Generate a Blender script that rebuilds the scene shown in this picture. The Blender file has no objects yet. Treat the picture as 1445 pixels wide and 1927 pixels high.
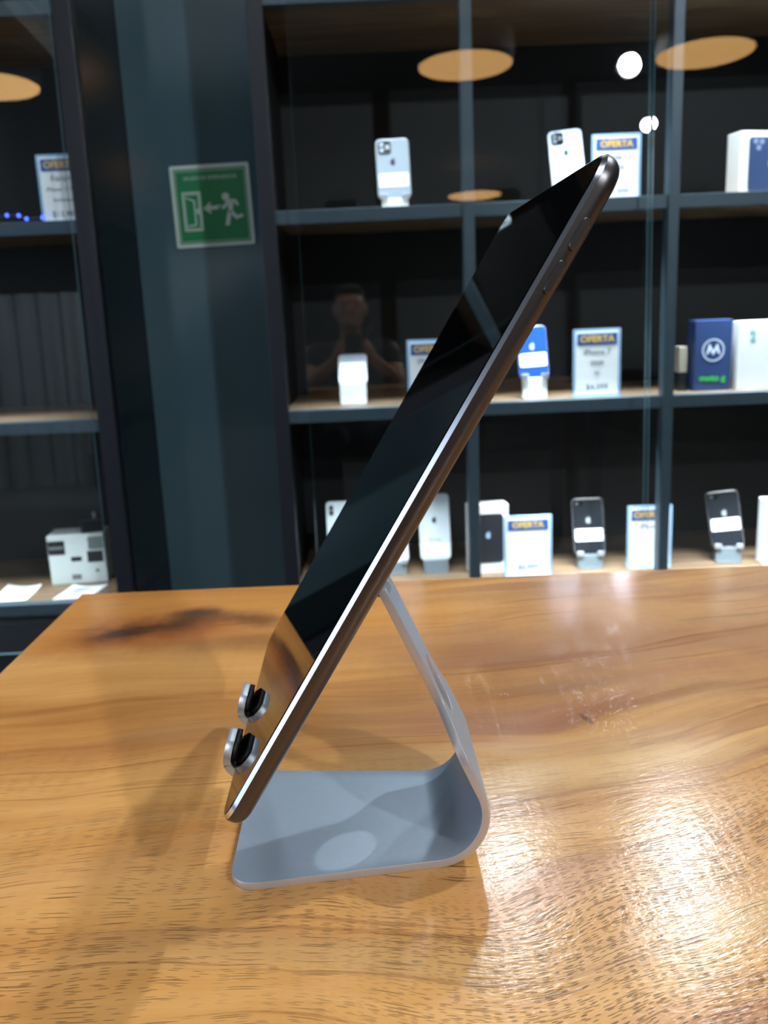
import bpy, bmesh, math, random
from mathutils import Vector, Matrix, Euler
random.seed(7)
SC = bpy.context.scene
COL = SC.collection
CZ = 0.96                      # camera height above the floor

# ------------------------------------------------------------------ camera
F_PX, PITCH, ROLL = 1662.75, 0.22485528, 0.0422225
cd = bpy.data.cameras.new('camera')
cam = bpy.data.objects.new('camera', cd); COL.objects.link(cam)
cd.sensor_fit = 'VERTICAL'; cd.sensor_height = 36.0
cd.lens = F_PX / 1927.0 * 36.0
fwd = Vector((0, math.cos(PITCH), -math.sin(PITCH))); up0 = Vector((0, math.sin(PITCH), math.cos(PITCH))); rt0 = Vector((1, 0, 0))
rt = math.cos(ROLL) * rt0 - math.sin(ROLL) * up0
up = math.sin(ROLL) * rt0 + math.cos(ROLL) * up0
M = Matrix((rt, up, -fwd)).transposed().to_4x4(); M.translation = Vector((0, 0, CZ))
cam.matrix_world = M
cd.clip_start = 0.01; cd.clip_end = 60
cd.dof.use_dof = True; cd.dof.focus_distance = 0.300
cd.dof.aperture_fstop = (cd.lens / 1000.0) / 0.0016
SC.camera = cam

# ------------------------------------------------------------------ world, colour management
w = bpy.data.worlds.new('world'); SC.world = w; w.use_nodes = True
w.node_tree.nodes['Background'].inputs[0].default_value = (0.55, 0.75, 1.0, 1)
w.node_tree.nodes['Background'].inputs[1].default_value = 0.05
vs = SC.view_settings
vs.view_transform = 'Standard'; vs.look = 'None'; vs.gamma = 1.0; vs.use_curve_mapping = False
vs.exposure = -0.06
SC.cycles.use_denoising = True
SC.cycles.max_bounces = 10; SC.cycles.transparent_max_bounces = 16; SC.cycles.glossy_bounces = 6
SC.cycles.sample_clamp_indirect = 120.0
SC.cycles.caustics_reflective = True

# ------------------------------------------------------------------ lights of the shop, and a few added fills
def spot_light(name, loc, target, power, size, angle=60, color=(1, 1, 1), blend=0.4):
    l = bpy.data.lights.new(name, 'SPOT'); l.energy = power; l.shadow_soft_size = size
    l.spot_size = math.radians(angle); l.spot_blend = blend; l.color = color
    o = bpy.data.objects.new(name, l); COL.objects.link(o); o.location = loc
    d = Vector(target) - Vector(loc); o.rotation_euler = d.to_track_quat('-Z', 'Y').to_euler()
    return o
def area_light(name, loc, target, power, sx, sy, color=(1, 1, 1), spread=180):
    l = bpy.data.lights.new(name, 'AREA'); l.shape = 'RECTANGLE'; l.size = sx; l.size_y = sy
    l.energy = power; l.color = color; l.spread = math.radians(spread)
    o = bpy.data.objects.new(name, l); COL.objects.link(o); o.location = loc
    d = Vector(target) - Vector(loc); o.rotation_euler = d.to_track_quat('-Z', 'Y').to_euler()
    return o
COOL = (0.86, 0.95, 1.0)
TC = (0.0, 0.35, 0.76)
SPOTS = [  # (x, y, z, power, angle, target)   ceiling and rail spotlights
    ('key', (1.27, 1.24, CZ + 1.66), TC, 105, 75),
    ('rail_a', (0.625, 1.72, CZ + 0.87), (0.1, 0.30, 0.76), 10, 95),
    ('rail_b', (0.245, 1.72, CZ + 0.84), (0.02, 0.30, 0.76), 5, 95),
    ('room_a', (1.775, -1.584, CZ + 1.60), (0.3, 1.6, 0.9), 45, 80),
    ('room_b', (2.386, -2.97, CZ + 1.60), (0.5, 2.0, 0.9), 60, 70),
]
for n_, l_, t_, p_, a_ in SPOTS:
    spot_light('spot_' + n_, l_, t_, p_, 0.035, a_, COOL)
spot_light('spot_partition', (-1.3, -1.1, 2.6), (-1.5, -3.2, 1.0), 380, 0.04, 80, COOL)  # added lamp, brightens the partition for the pillar's reflection
spot_light('ceiling_fill_up', (-1.15, -2.0, 1.60), (-1.15, -2.0, 2.86), 130, 0.10, 120, COOL)  # added lamp without a fixture, lifts the mirrored ceiling sheet
PEND = [(-2.02, -1.60), (0.772, -1.52), (2.167, -1.46), (1.477, -5.565)]
# daylight entering through the shop front on the left
area_light('shopfront_daylight', (-3.05, -0.4, 1.55), (0.0, 0.4, 0.9), 26, 3.2, 1.9, (0.80, 0.90, 1.0))
area_light('overhead_fill_light', (-0.1, 0.0, 2.80), (-0.1, 0.0, 0), 20, 1.2, 1.2, (0.9, 0.96, 1.0))  # added overhead fill for the table, no lamp panel hangs here
BAYS = [(-2.0, -0.70), (-0.19, 0.19), (0.24, 0.64), (0.70, 1.13)]
SHELF_Z = [1.622, 1.1806, 0.7388]     # undersides that carry a strip lamp
for (x0, x1) in BAYS:
    for k, z in enumerate(SHELF_Z):
        wdt = x1 - x0
        area_light('shelf_strip_light', ((x0 + x1) / 2, 2.090, z - 0.027), ((x0 + x1) / 2, 2.11, z - 0.5),
                   (2.6 * wdt if x0 > -1 else 0.9 * wdt) * 2.7 * (1.2 if k == 2 else 1.0) * (0.45 if x0 == -0.19 else 1), wdt * 0.92, 0.012, (0.9, 0.97, 1.0), spread=52)

# ------------------------------------------------------------------ helpers
def s2l(c):
    if isinstance(c, str):
        c = [int(c[i:i + 2], 16) / 255 for i in (0, 2, 4)]
    elif max(c) > 1.0:
        c = [x / 255 for x in c]
    return tuple(x / 12.92 if x <= 0.04045 else ((x + 0.055) / 1.055) ** 2.4 for x in c) + (1,)
MATS = {}
def mat(name, col, rough=0.5, metal=0.0, noise=0.0, nscale=60, bump=0.0, emis=None, estr=0, coat=0, spec=0.5, ior=1.5):
    if name in MATS: return MATS[name]
    m = bpy.data.materials.new(name); m.use_nodes = True; nt = m.node_tree; b = nt.nodes['Principled BSDF']
    c = s2l(col); b.inputs['Base Color'].default_value = c
    b.inputs['Roughness'].default_value = rough; b.inputs['Metallic'].default_value = metal
    b.inputs['Specular IOR Level'].default_value = spec; b.inputs['IOR'].default_value = ior
    if coat: b.inputs['Coat Weight'].default_value = coat; b.inputs['Coat Roughness'].default_value = 0.05
    if noise or bump:
        tc = nt.nodes.new('ShaderNodeTexCoord'); no = nt.nodes.new('ShaderNodeTexNoise')
        no.inputs['Scale'].default_value = nscale; no.inputs['Detail'].default_value = 4
        nt.links.new(tc.outputs['Object'], no.inputs['Vector'])
        if noise:
            mx = nt.nodes.new('ShaderNodeMix'); mx.data_type = 'RGBA'; mx.blend_type = 'MULTIPLY'
            mr = nt.nodes.new('ShaderNodeMapRange'); mr.inputs[3].default_value = 1 - noise; mr.inputs[4].default_value = 1 + noise
            nt.links.new(no.outputs['Fac'], mr.inputs[0]); mx.inputs[0].default_value = 1
            mx.inputs[6].default_value = c; nt.links.new(mr.outputs[0], mx.inputs[7]); nt.links.new(mx.outputs[2], b.inputs['Base Color'])
        if bump:
            bp = nt.nodes.new('ShaderNodeBump'); bp.inputs['Strength'].default_value = bump; bp.inputs['Distance'].default_value = 0.0004
            nt.links.new(no.outputs['Fac'], bp.inputs['Height']); nt.links.new(bp.outputs[0], b.inputs['Normal'])
    if emis:
        b.inputs['Emission Color'].default_value = s2l(emis); b.inputs['Emission Strength'].default_value = estr
    MATS[name] = m; return m

def glass_mat(name, tint=(1, 1, 1), f0=0.04, rough=0.0):
    if name in MATS: return MATS[name]
    m = bpy.data.materials.new(name); m.use_nodes = True; nt = m.node_tree; N = nt.nodes; L = nt.links
    for x in list(N): N.remove(x)
    out = N.new('ShaderNodeOutputMaterial'); mix = N.new('ShaderNodeMixShader'); tr = N.new('ShaderNodeBsdfTransparent'); gl = N.new('ShaderNodeBsdfGlossy')
    tr.inputs[0].default_value = (*tint, 1); gl.inputs['Roughness'].default_value = rough
    lw = N.new('ShaderNodeLayerWeight'); lw.inputs['Blend'].default_value = 0.5
    p = N.new('ShaderNodeMath'); p.operation = 'POWER'; p.inputs[1].default_value = 5
    ml = N.new('ShaderNodeMath'); ml.operation = 'MULTIPLY_ADD'; ml.inputs[1].default_value = 1 - f0; ml.inputs[2].default_value = f0
    L.new(lw.outputs['Facing'], p.inputs[0]); L.new(p.outputs[0], ml.inputs[0]); L.new(ml.outputs[0], mix.inputs[0])
    L.new(tr.outputs[0], mix.inputs[1]); L.new(gl.outputs[0], mix.inputs[2]); L.new(mix.outputs[0], out.inputs[0])
    MATS[name] = m; return m

def set_props(o, label=None, cat=None, group=None, kind=None):
    if label: o['label'] = label
    if cat: o['category'] = cat
    if group: o['group'] = group
    if kind: o['kind'] = kind
    return o
def link_bm(name, bm, m, parent=None, smooth=False, bevel=0, seg=2):
    bmesh.ops.recalc_face_normals(bm, faces=bm.faces)
    me = bpy.data.meshes.new(name); bm.to_mesh(me); bm.free()
    ms = m if isinstance(m, (list, tuple)) else [m]
    for x in ms: me.materials.append(x)
    if smooth:
        for p in me.polygons: p.use_smooth = True
        me.set_sharp_from_angle(angle=math.radians(38))
    o = bpy.data.objects.new(name, me); COL.objects.link(o)
    if bevel:
        bv = o.modifiers.new('bevel', 'BEVEL'); bv.width = bevel; bv.segments = seg; bv.limit_method = 'ANGLE'
    if parent is not None: o.parent = parent
    return o
def box_into(bm, c, s, M=None):
    r = bmesh.ops.create_cube(bm, size=1.0)
    for v_ in r['verts']:
        v_.co = Vector((v_.co.x * s[0] + c[0], v_.co.y * s[1] + c[1], v_.co.z * s[2] + c[2]))
        if M is not None: v_.co = M @ v_.co
    return r['verts']
def box(name, c, s, m, parent=None, bevel=0, M=None, seg=2):
    bm = bmesh.new(); box_into(bm, c, s, M); return link_bm(name, bm, m, parent, bevel=bevel, seg=seg)
def cyl_into(bm, p0, p1, r0, r1=None, n=24):
    p0, p1 = Vector(p0), Vector(p1); r1 = r0 if r1 is None else r1
    d = p1 - p0; q = d.to_track_quat('Z', 'Y').to_matrix().to_4x4(); T = Matrix.Translation((p0 + p1) / 2) @ q
    bmesh.ops.create_cone(bm, cap_ends=True, segments=n, radius1=r0, radius2=r1, depth=d.length, matrix=T)
def cyl(name, p0, p1, r, m, parent=None, r1=None, n=24):
    bm = bmesh.new(); cyl_into(bm, p0, p1, r, r1, n); return link_bm(name, bm, m, parent, smooth=True)
def empty(name, loc, rz=0, **k):
    o = bpy.data.objects.new(name, None); COL.objects.link(o); o.location = loc; o.rotation_euler = (0, 0, rz)
    o.empty_display_size = 0.02
    return set_props(o, **k)
def rrect(wd, ht, r, n=6):
    pts = []
    for (cx, cy, a0) in ((wd / 2 - r, ht / 2 - r, 0), (-wd / 2 + r, ht / 2 - r, 90), (-wd / 2 + r, -ht / 2 + r, 180), (wd / 2 - r, -ht / 2 + r, 270)):
        for i in range(n + 1):
            a = math.radians(a0 + 90 * i / n); pts.append((cx + r * math.cos(a), cy + r * math.sin(a)))
    return pts
def prism_into(bm, pts, f, d0, d1):
    """pts 2D -> f(x,y,depth) 3D"""
    a = [bm.verts.new(f(x, y, d0)) for x, y in pts]; b = [bm.verts.new(f(x, y, d1)) for x, y in pts]
    n = len(pts); bm.faces.new(a); bm.faces.new(b[::-1])
    for i in range(n): bm.faces.new((a[i], b[i], b[(i + 1) % n], a[(i + 1) % n]))
def prism(name, pts, f, d0, d1, m, parent=None, bevel=0):
    bm = bmesh.new(); prism_into(bm, pts, f, d0, d1); return link_bm(name, bm, m, parent, bevel=bevel)
FRONT = lambda y0: (lambda x, z, d: (x, y0 - d, z))     # a sheet facing the viewer side (-y)
def text(name, s, size, loc, rot, m, parent=None, ext=0.0002, align='CENTER', sx=1.0, bold=0.0, label=None):
    cu = bpy.data.curves.new('text', 'FONT'); cu.body = s; cu.size = size; cu.extrude = ext; cu.align_x = align; cu.align_y = 'CENTER'; cu.offset = bold; cu.resolution_u = 3
    t = bpy.data.objects.new('text', cu)
    COL.objects.link(t); dg = bpy.context.evaluated_depsgraph_get(); dg.update()
    me = bpy.data.meshes.new_from_object(t.evaluated_get(dg)); me.name = name
    bpy.data.objects.remove(t); bpy.data.curves.remove(cu)
    me.materials.clear(); me.materials.append(m)
    o = bpy.data.objects.new(name, me); COL.objects.link(o)
    o.location = loc; o.rotation_euler = rot; o.scale = (sx, 1, 1)
    if parent is not None: o.parent = parent
    if label: o['label'] = label
    return o
UPR = (math.pi / 2, 0, 0)     # text standing up, facing -y

# ------------------------------------------------------------------ materials
M_alu = mat('satin_aluminium', (172, 188, 204), 0.42, 0.5, noise=0.04, nscale=300, bump=0.15)
M_edge = mat('machined_aluminium_edge', (206, 206, 212), 0.33, 0.55, noise=0.05, nscale=500)
M_hookm = mat('brushed_aluminium', (205, 214, 226), 0.40, 0.6, noise=0.05, nscale=400, bump=0.2)
M_space = mat('dark_grey_anodised_body', (92, 88, 90), 0.34, 0.9, noise=0.04, nscale=700, bump=0.08)
M_cham = mat('polished_chamfer', (222, 228, 240), 0.22, 1.0)
M_scr = mat('black_screen_glass', (4, 4, 5), 0.015, 0.0, spec=0.5, ior=1.52)
M_rub = mat('black_rubber', (14, 14, 15), 0.55, noise=0.2, nscale=900, bump=0.4)
M_post = mat('slate_painted_steel', (66, 84, 96), 0.42, 0.2, noise=0.12, nscale=30)
M_postd = mat('dark_painted_steel', (34, 38, 46), 0.4, 0.2, noise=0.12, nscale=30)
M_black = mat('matt_black_panel', (10, 14, 18), 0.6, noise=0.15, nscale=20)
M_pillar = mat('teal_grey_gloss_panel', (70, 94, 104), 0.12, 0.0, noise=0.06, nscale=8, spec=0.9)
M_glass = glass_mat('display_glass', (0.97, 0.99, 0.99), 0.05)
M_tint = glass_mat('smoked_side_glass', (0.42, 0.40, 0.38), 0.045)
M_gedge = mat('glass_edge', (120, 168, 180), 0.15, spec=0.8)
M_white = mat('white_card', (238, 243, 246), 0.6)
M_paper = mat('white_paper', (232, 238, 246), 0.7)
M_blue = mat('offer_blue', (34, 84, 158), 0.5)
M_yel = mat('offer_yellow', (228, 188, 70), 0.5)
M_ink = mat('grey_ink', (70, 82, 96), 0.6)
M_acr = mat('pale_blue_acrylic_rim', (150, 190, 226), 0.12, spec=0.8)
M_acrw = mat('frosted_acrylic', (216, 228, 232), 0.3)
M_wallb = mat('blue_grey_wall', (72, 92, 104), 0.8, noise=0.05, nscale=6)
M_wall = mat('dark_grey_wall', (14, 22, 26), 0.85, noise=0.1, nscale=5)
M_ceil = mat('dark_ceiling', (24, 28, 31), 0.8, noise=0.1, nscale=5)
M_corr = mat('galvanised_sheet', (150, 160, 165), 0.4, 0.5, noise=0.12, nscale=10)

def wood_board_mat(name, c1, c2, rough=0.45, scale=1.0):
    m = bpy.data.materials.new(name); m.use_nodes = True; nt = m.node_tree; N = nt.nodes; L = nt.links; b = N['Principled BSDF']
    tc = N.new('ShaderNodeTexCoord'); mp = N.new('ShaderNodeMapping'); mp.inputs['Scale'].default_value = (2 * scale, 34 * scale, 34 * scale)
    no = N.new('ShaderNodeTexNoise'); no.inputs['Scale'].default_value = 1.6; no.inputs['Detail'].default_value = 6
    cr = N.new('ShaderNodeValToRGB'); cr.color_ramp.elements[0].color = s2l(c1); cr.color_ramp.elements[1].color = s2l(c2)
    cr.color_ramp.elements[0].position = 0.3; cr.color_ramp.elements[1].position = 0.7
    L.new(tc.outputs['Object'], mp.inputs[0]); L.new(mp.outputs[0], no.inputs['Vector']); L.new(no.outputs['Fac'], cr.inputs[0]); L.new(cr.outputs[0], b.inputs['Base Color'])
    b.inputs['Roughness'].default_value = rough
    return m
M_shelfwood = wood_board_mat('shelf_plywood', (74, 58, 46), (126, 106, 82))

# ---- the oiled slab of the table
def table_wood():
    m = bpy.data.materials.new('oiled_hardwood'); m.use_nodes = True; nt = m.node_tree; N = nt.nodes; L = nt.links; b = N['Principled BSDF']
    def math_(op, a, b_=None, c=None, clamp=False):
        n = N.new('ShaderNodeMath'); n.operation = op; n.use_clamp = clamp
        for i, v_ in enumerate((a, b_, c)):
            if v_ is None: continue
            if isinstance(v_, (int, float)): n.inputs[i].default_value = v_
            else: L.new(v_, n.inputs[i])
        return n.outputs[0]
    def comb(x, y, z=0.0):
        n = N.new('ShaderNodeCombineXYZ')
        for i, v_ in enumerate((x, y, z)):
            if isinstance(v_, (int, float)): n.inputs[i].default_value = v_
            else: L.new(v_, n.inputs[i])
        return n.outputs[0]
    def noise(vec, scale, detail=3, rough=0.5, dist=0.0, col=False):
        n = N.new('ShaderNodeTexNoise'); n.inputs['Scale'].default_value = scale; n.inputs['Detail'].default_value = detail
        n.inputs['Roughness'].default_value = rough; n.inputs['Distortion'].default_value = dist
        L.new(vec, n.inputs['Vector']); return n.outputs['Color' if col else 'Fac']
    def ramp(fac, stops, interp='LINEAR'):
        n = N.new('ShaderNodeValToRGB'); r = n.color_ramp; r.interpolation = interp
        while len(r.elements) < len(stops): r.elements.new(0.5)
        for e, (p, c) in zip(r.elements, stops): e.position = p; e.color = s2l(c) if not isinstance(c, float) else (c, c, c, 1)
        L.new(fac, n.inputs[0]); return n.outputs[0]
    def mixc(fac, a, c, blend='MIX'):
        n = N.new('ShaderNodeMix'); n.data_type = 'RGBA'; n.blend_type = blend
        for i, v_ in ((0, fac), (6, a), (7, c)):
            if isinstance(v_, (int, float)): n.inputs[i].default_value = v_
            elif isinstance(v_, tuple): n.inputs[i].default_value = v_
            else: L.new(v_, n.inputs[i])
        return n.outputs[2]
    def sstep(x, lo, hi):
        n = N.new('ShaderNodeMapRange'); n.interpolation_type = 'SMOOTHSTEP'
        L.new(x, n.inputs[0]); n.inputs[1].default_value = lo; n.inputs[2].default_value = hi; return n.outputs[0]
    tc = N.new('ShaderNodeTexCoord'); sp = N.new('ShaderNodeSeparateXYZ'); L.new(tc.outputs['Object'], sp.inputs[0])
    X, Y = sp.outputs[0], sp.outputs[1]
    P = comb(X, Y, 0.0)
    # grain direction: follows x, climbs away to the right, swirls round the knots
    wob = math_('SUBTRACT', noise(comb(math_('MULTIPLY', X, 1.0), math_('MULTIPLY', Y, 1.6)), 4.5, 2), 0.5)
    wob2 = math_('SUBTRACT', noise(P, 11, 2), 0.5)
    xr = math_('MAXIMUM', math_('SUBTRACT', X, 0.03), 0.0)
    lift = math_('MULTIPLY', math_('MULTIPLY', xr, xr), math_('MULTIPLY_ADD', Y, -4.2, 2.9))
    V = math_('SUBTRACT', Y, lift)
    V = math_('SUBTRACT', V, math_('MULTIPLY', X, 0.07))
    V = math_('ADD', V, math_('MULTIPLY', math_('MULTIPLY', sstep(X, -0.045, 0.045), math_('SUBTRACT', 1.0, sstep(Y, 0.25, 0.33))), 0.016))
    V = math_('ADD', V, math_('MULTIPLY', wob, 0.060))
    V = math_('ADD', V, math_('MULTIPLY', wob2, 0.012))
    # tone of broad bands
    big = noise(comb(math_('MULTIPLY', X, 1.7), math_('MULTIPLY', V, 13.0)), 1.0, 3, 0.55, 0.3)
    med = noise(comb(math_('MULTIPLY', X, 5.0), math_('MULTIPLY', V, 75.0)), 1.0, 4, 0.6, 0.2)
    fine = noise(comb(math_('MULTIPLY', X, 26.0), math_('MULTIPLY', V, 620.0)), 1.0, 3, 0.6)
    t = math_('ADD', math_('MULTIPLY', big, 0.62), math_('ADD', math_('MULTIPLY', med, 0.30), math_('MULTIPLY', fine, 0.08)))
    base = ramp(t, [(0.30, (158, 102, 54)), (0.41, (190, 132, 72)), (0.50, (206, 150, 86)), (0.58, (214, 160, 96)), (0.70, (224, 176, 114))])
    # redder heart streaks on the right and far side, greyer bands
    red = noise(comb(math_('MULTIPLY', X, 3.0), math_('MULTIPLY', V, 16.0), 3.7), 1.0, 3, 0.6)
    redm = math_('MULTIPLY', sstep(red, 0.50, 0.64), math_('MULTIPLY_ADD', sstep(X, -0.05, 0.10), 0.55, 0.2))
    base = mixc(redm, base, s2l((176, 114, 82)))
    gry = noise(comb(math_('MULTIPLY', X, 4.0), math_('MULTIPLY', V, 22.0), 9.1), 1.0, 3, 0.6)
    base = mixc(math_('MULTIPLY', sstep(gry, 0.53, 0.68), 0.40), base, s2l((168, 134, 92)))
    # the far left end is more orange
    org = math_('MULTIPLY', sstep(Y, 0.44, 0.60), math_('SUBTRACT', 1.0, sstep(X, -0.06, 0.16)))
    base = mixc(math_('MULTIPLY', org, 0.50), base, s2l((206, 134, 58)))
    # knot and its dark trail at the far left
    def blob(x0, y0, a, c, tilt, w, lo, hi):
        dx = math_('SUBTRACT', X, x0); dy = math_('SUBTRACT', math_('SUBTRACT', Y, y0), math_('MULTIPLY', dx, tilt))
        dy = math_('ADD', dy, math_('MULTIPLY', math_('SUBTRACT', noise(P, 28, 4, 0.6), 0.5), w))
        q = math_('SQRT', math_('ADD', math_('POWER', math_('ABSOLUTE', math_('DIVIDE', dx, a)), 2.0), math_('POWER', math_('ABSOLUTE', math_('DIVIDE', dy, c)), 2.0)))
        return math_('SUBTRACT', 1.0, sstep(q, lo, hi))
    base = mixc(math_('MULTIPLY', blob(-0.155, 0.550, 0.095, 0.046, 0.15, 0.05, 0.2, 1.15), 0.80), base, s2l((158, 84, 40)))
    base = mixc(math_('MULTIPLY', blob(-0.150, 0.560, 0.060, 0.024, 0.34, 0.045, 0.1, 1.25), 0.85), base, s2l((84, 54, 40)))
    base = mixc(math_('MULTIPLY', blob(-0.176, 0.552, 0.022, 0.015, 0.3, 0.02, 0.1, 1.2), 0.7), base, s2l((52, 36, 30)))
    base = mixc(math_('MULTIPLY', blob(-0.130, 0.584, 0.024, 0.014, 0.1, 0.02, 0.1, 1.3), 0.75), base, s2l((78, 56, 44)))
    base = mixc(math_('MULTIPLY', blob(-0.090, 0.566, 0.026, 0.016, -0.3, 0.03, 0.1, 1.3), 0.70), base, s2l((92, 60, 42)))
    base = mixc(math_('MULTIPLY', blob(-0.085, 0.524, 0.055, 0.022, 0.15, 0.03, 0.1, 1.3), 0.62), base, s2l((124, 76, 44)))
    base = mixc(math_('MULTIPLY', blob(0.075, 0.478, 0.085, 0.030, -0.1, 0.06, 0.1, 1.3), 0.60), base, s2l((142, 88, 62)))
    base = mixc(math_('MULTIPLY', blob(0.150, 0.500, 0.22, 0.055, -0.05, 0.09, 0.1, 1.2), 0.70), base, s2l((154, 104, 78)))
    base = mixc(math_('MULTIPLY', blob(0.180, 0.590, 0.24, 0.016, -0.02, 0.05, 0.1, 1.3), 0.45), base, s2l((150, 96, 62)))
    base = mixc(math_('MULTIPLY', blob(0.210, 0.430, 0.10, 0.018, 0.1, 0.04, 0.1, 1.3), 0.45), base, s2l((140, 98, 72)))
    base = mixc(math_('MULTIPLY', blob(0.100, 0.440, 0.060, 0.012, 0.1, 0.03, 0.1, 1.3), 0.45), base, s2l((132, 104, 84)))
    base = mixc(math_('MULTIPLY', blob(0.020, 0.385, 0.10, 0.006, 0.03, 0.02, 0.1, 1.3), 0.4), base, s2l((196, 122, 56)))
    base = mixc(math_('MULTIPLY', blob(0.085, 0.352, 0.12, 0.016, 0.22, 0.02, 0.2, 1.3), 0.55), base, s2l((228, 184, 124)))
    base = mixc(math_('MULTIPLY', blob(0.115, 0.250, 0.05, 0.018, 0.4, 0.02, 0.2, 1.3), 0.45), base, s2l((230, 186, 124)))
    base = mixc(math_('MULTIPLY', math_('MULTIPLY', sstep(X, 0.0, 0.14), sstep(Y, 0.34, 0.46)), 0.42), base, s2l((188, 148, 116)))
    band = noise(comb(math_('MULTIPLY', X, 4.0), math_('MULTIPLY', V, 34.0), 12.3), 1.0, 4, 0.6, 0.5)
    base = mixc(math_('MULTIPLY', math_('MULTIPLY', sstep(band, 0.52, 0.64), sstep(X, -0.02, 0.08)), 0.42), base, s2l((138, 90, 64)))
    # thin dark streak lines
    ln = noise(comb(math_('MULTIPLY', X, 7.0), math_('MULTIPLY', V, 260.0), 5.5), 1.0, 2, 0.5)
    base = mixc(math_('MULTIPLY', sstep(ln, 0.60, 0.72), 0.42), base, s2l((128, 80, 42)))
    # open pores: short dark dashes along the grain
    def pores(sx, sy, zoff, thr, keep):
        vv = N.new('ShaderNodeTexVoronoi'); vv.feature = 'F1'; vv.inputs['Scale'].default_value = 1.0
        L.new(comb(math_('MULTIPLY', X, sx), math_('MULTIPLY', V, sy), zoff), vv.inputs['Vector'])
        vv.voronoi_dimensions = '2D' if zoff == 0.0 else '3D'
        s3 = N.new('ShaderNodeSeparateColor'); L.new(vv.outputs['Color'], s3.inputs[0])
        d = math_('SUBTRACT', 1.0, sstep(vv.outputs['Distance'], thr * 0.6, thr))
        return math_('MULTIPLY', d, math_('GREATER_THAN', s3.outputs[0], keep))
    dens = noise(comb(math_('MULTIPLY', X, 6.0), math_('MULTIPLY', V, 22.0), 2.0), 1.0, 3)
    front = math_('SUBTRACT', 1.0, sstep(Y, 0.26, 0.42))
    rightm = sstep(X, -0.06, 0.05)
    frontright = math_('MULTIPLY', front, rightm)
    pm = math_('MULTIPLY', sstep(dens, 0.36, 0.58), math_('MULTIPLY_ADD', front, 0.75, 0.15))
    leftm = math_('SUBTRACT', 1.0, rightm)
    p1 = math_('MULTIPLY', pores(250, 1600, 0.0, 0.32, 0.52), math_('MULTIPLY', frontright, math_('MULTIPLY_ADD', sstep(dens, 0.38, 0.56), 0.7, 0.3)))
    p2 = math_('MULTIPLY', pores(130, 1300, 0.0, 0.30, 0.55), math_('MULTIPLY', pm, 0.9))
    p3 = math_('MULTIPLY', pores(42, 1350, 0.0, 0.30, 0.80), math_('MULTIPLY_ADD', front, 0.75, 0.12))
    p = math_('MAXIMUM', p1, math_('MAXIMUM', p2, p3), clamp=True)
    base = mixc(math_('MULTIPLY', p, 0.78), base, s2l((84, 54, 28)))
    # a few dents
    dent = blob(0.095, 0.400, 0.0035, 0.006, -1.6, 0.002, 0.3, 1.0)
    base = mixc(math_('MULTIPLY', dent, 0.7), base, s2l((96, 62, 40)))
    L.new(base, b.inputs['Base Color'])
    rg = noise(comb(math_('MULTIPLY', X, 14.0), math_('MULTIPLY', V, 60.0), 1.0), 1.0, 3)
    L.new(math_('MULTIPLY_ADD', rg, 0.16, math_('MULTIPLY_ADD', sstep(Y, 0.36, 0.46), -0.07, 0.13)), b.inputs['Roughness'])
    b.inputs['Specular IOR Level'].default_value = 0.55
    # relief: fibres, pores, slight undulation; stronger crackle in the front right
    fib = noise(comb(math_('MULTIPLY', X, 90.0), math_('MULTIPLY', V, 520.0), 7.0), 1.0, 3, 0.65)
    mott = noise(P, 420, 2, 0.6)
    und = noise(P, 26, 2, 0.5)
    h = math_('MULTIPLY', fib, math_('MULTIPLY_ADD', math_('MAXIMUM', frontright, math_('MULTIPLY', front, 0.35)), 0.8, 0.14))
    h = math_('ADD', h, math_('MULTIPLY', mott, math_('MULTIPLY_ADD', frontright, 0.5, 0.05)))
    h = math_('SUBTRACT', h, math_('MULTIPLY', p, 1.1))
    h = math_('ADD', h, math_('MULTIPLY', und, 1.2))
    bp = N.new('ShaderNodeBump'); bp.inputs['Strength'].default_value = 0.55; bp.inputs['Distance'].default_value = 0.00022
    L.new(h, bp.inputs['Height']); L.new(bp.outputs[0], b.inputs['Normal'])
    return m
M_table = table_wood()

# ------------------------------------------------------------------ the room
def structure(name, c, s, m, bevel=0):
    o = box(name, c, s, m, bevel=bevel); o['kind'] = 'structure'; return o
M_floor = mat('grey_floor', (84, 92, 96), 0.5, noise=0.15, nscale=4)
structure('floor', (0, -2.9, -0.05), (6.6, 11.4, 0.1), M_floor)
structure('ceiling', (0, -2.9, 2.91), (6.6, 11.4, 0.1), M_ceil)
structure('wall_back', (0, 2.70, 1.43), (6.6, 0.1, 2.86), M_wallb)
structure('wall_front', (0, -8.5, 1.43), (6.6, 0.1, 2.86), M_wall)
structure('wall_right', (3.25, -2.9, 1.43), (0.1, 11.1, 2.86), M_wall)
wl = bmesh.new()                                   # left wall with the shop-front opening
box_into(wl, (-3.25, -5.45, 1.43), (0.1, 6.0, 2.86)); box_into(wl, (-3.25, 2.15, 1.43), (0.1, 1.0, 2.86))
box_into(wl, (-3.25, -0.40, 0.20), (0.1, 4.1, 0.4)); box_into(wl, (-3.25, -0.40, 2.71), (0.1, 4.1, 0.3))
link_bm('wall_left', wl, M_wall)['kind'] = 'structure'
M_day = mat('daylit_window', (200, 220, 255), 0.4, emis=(205, 224, 255), estr=1.0)
win = structure('window_1', (-3.27, -0.40, 1.48), (0.03, 4.1, 2.16), M_day)
bm = bmesh.new()
for yy in (-1.75, -0.40, 0.95): box_into(bm, (-3.22, yy, 1.48), (0.05, 0.06, 2.16))
box_into(bm, (-3.22, -0.40, 1.95), (0.05, 4.1, 0.05))
link_bm('window_mullions', bm, M_postd, win)

# pillar beside the cabinets, clad in glossy teal-grey panel
pil = structure('pillar', (-0.431, 2.52, 1.43), (0.354, 0.26, 2.86), M_pillar)

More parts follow.
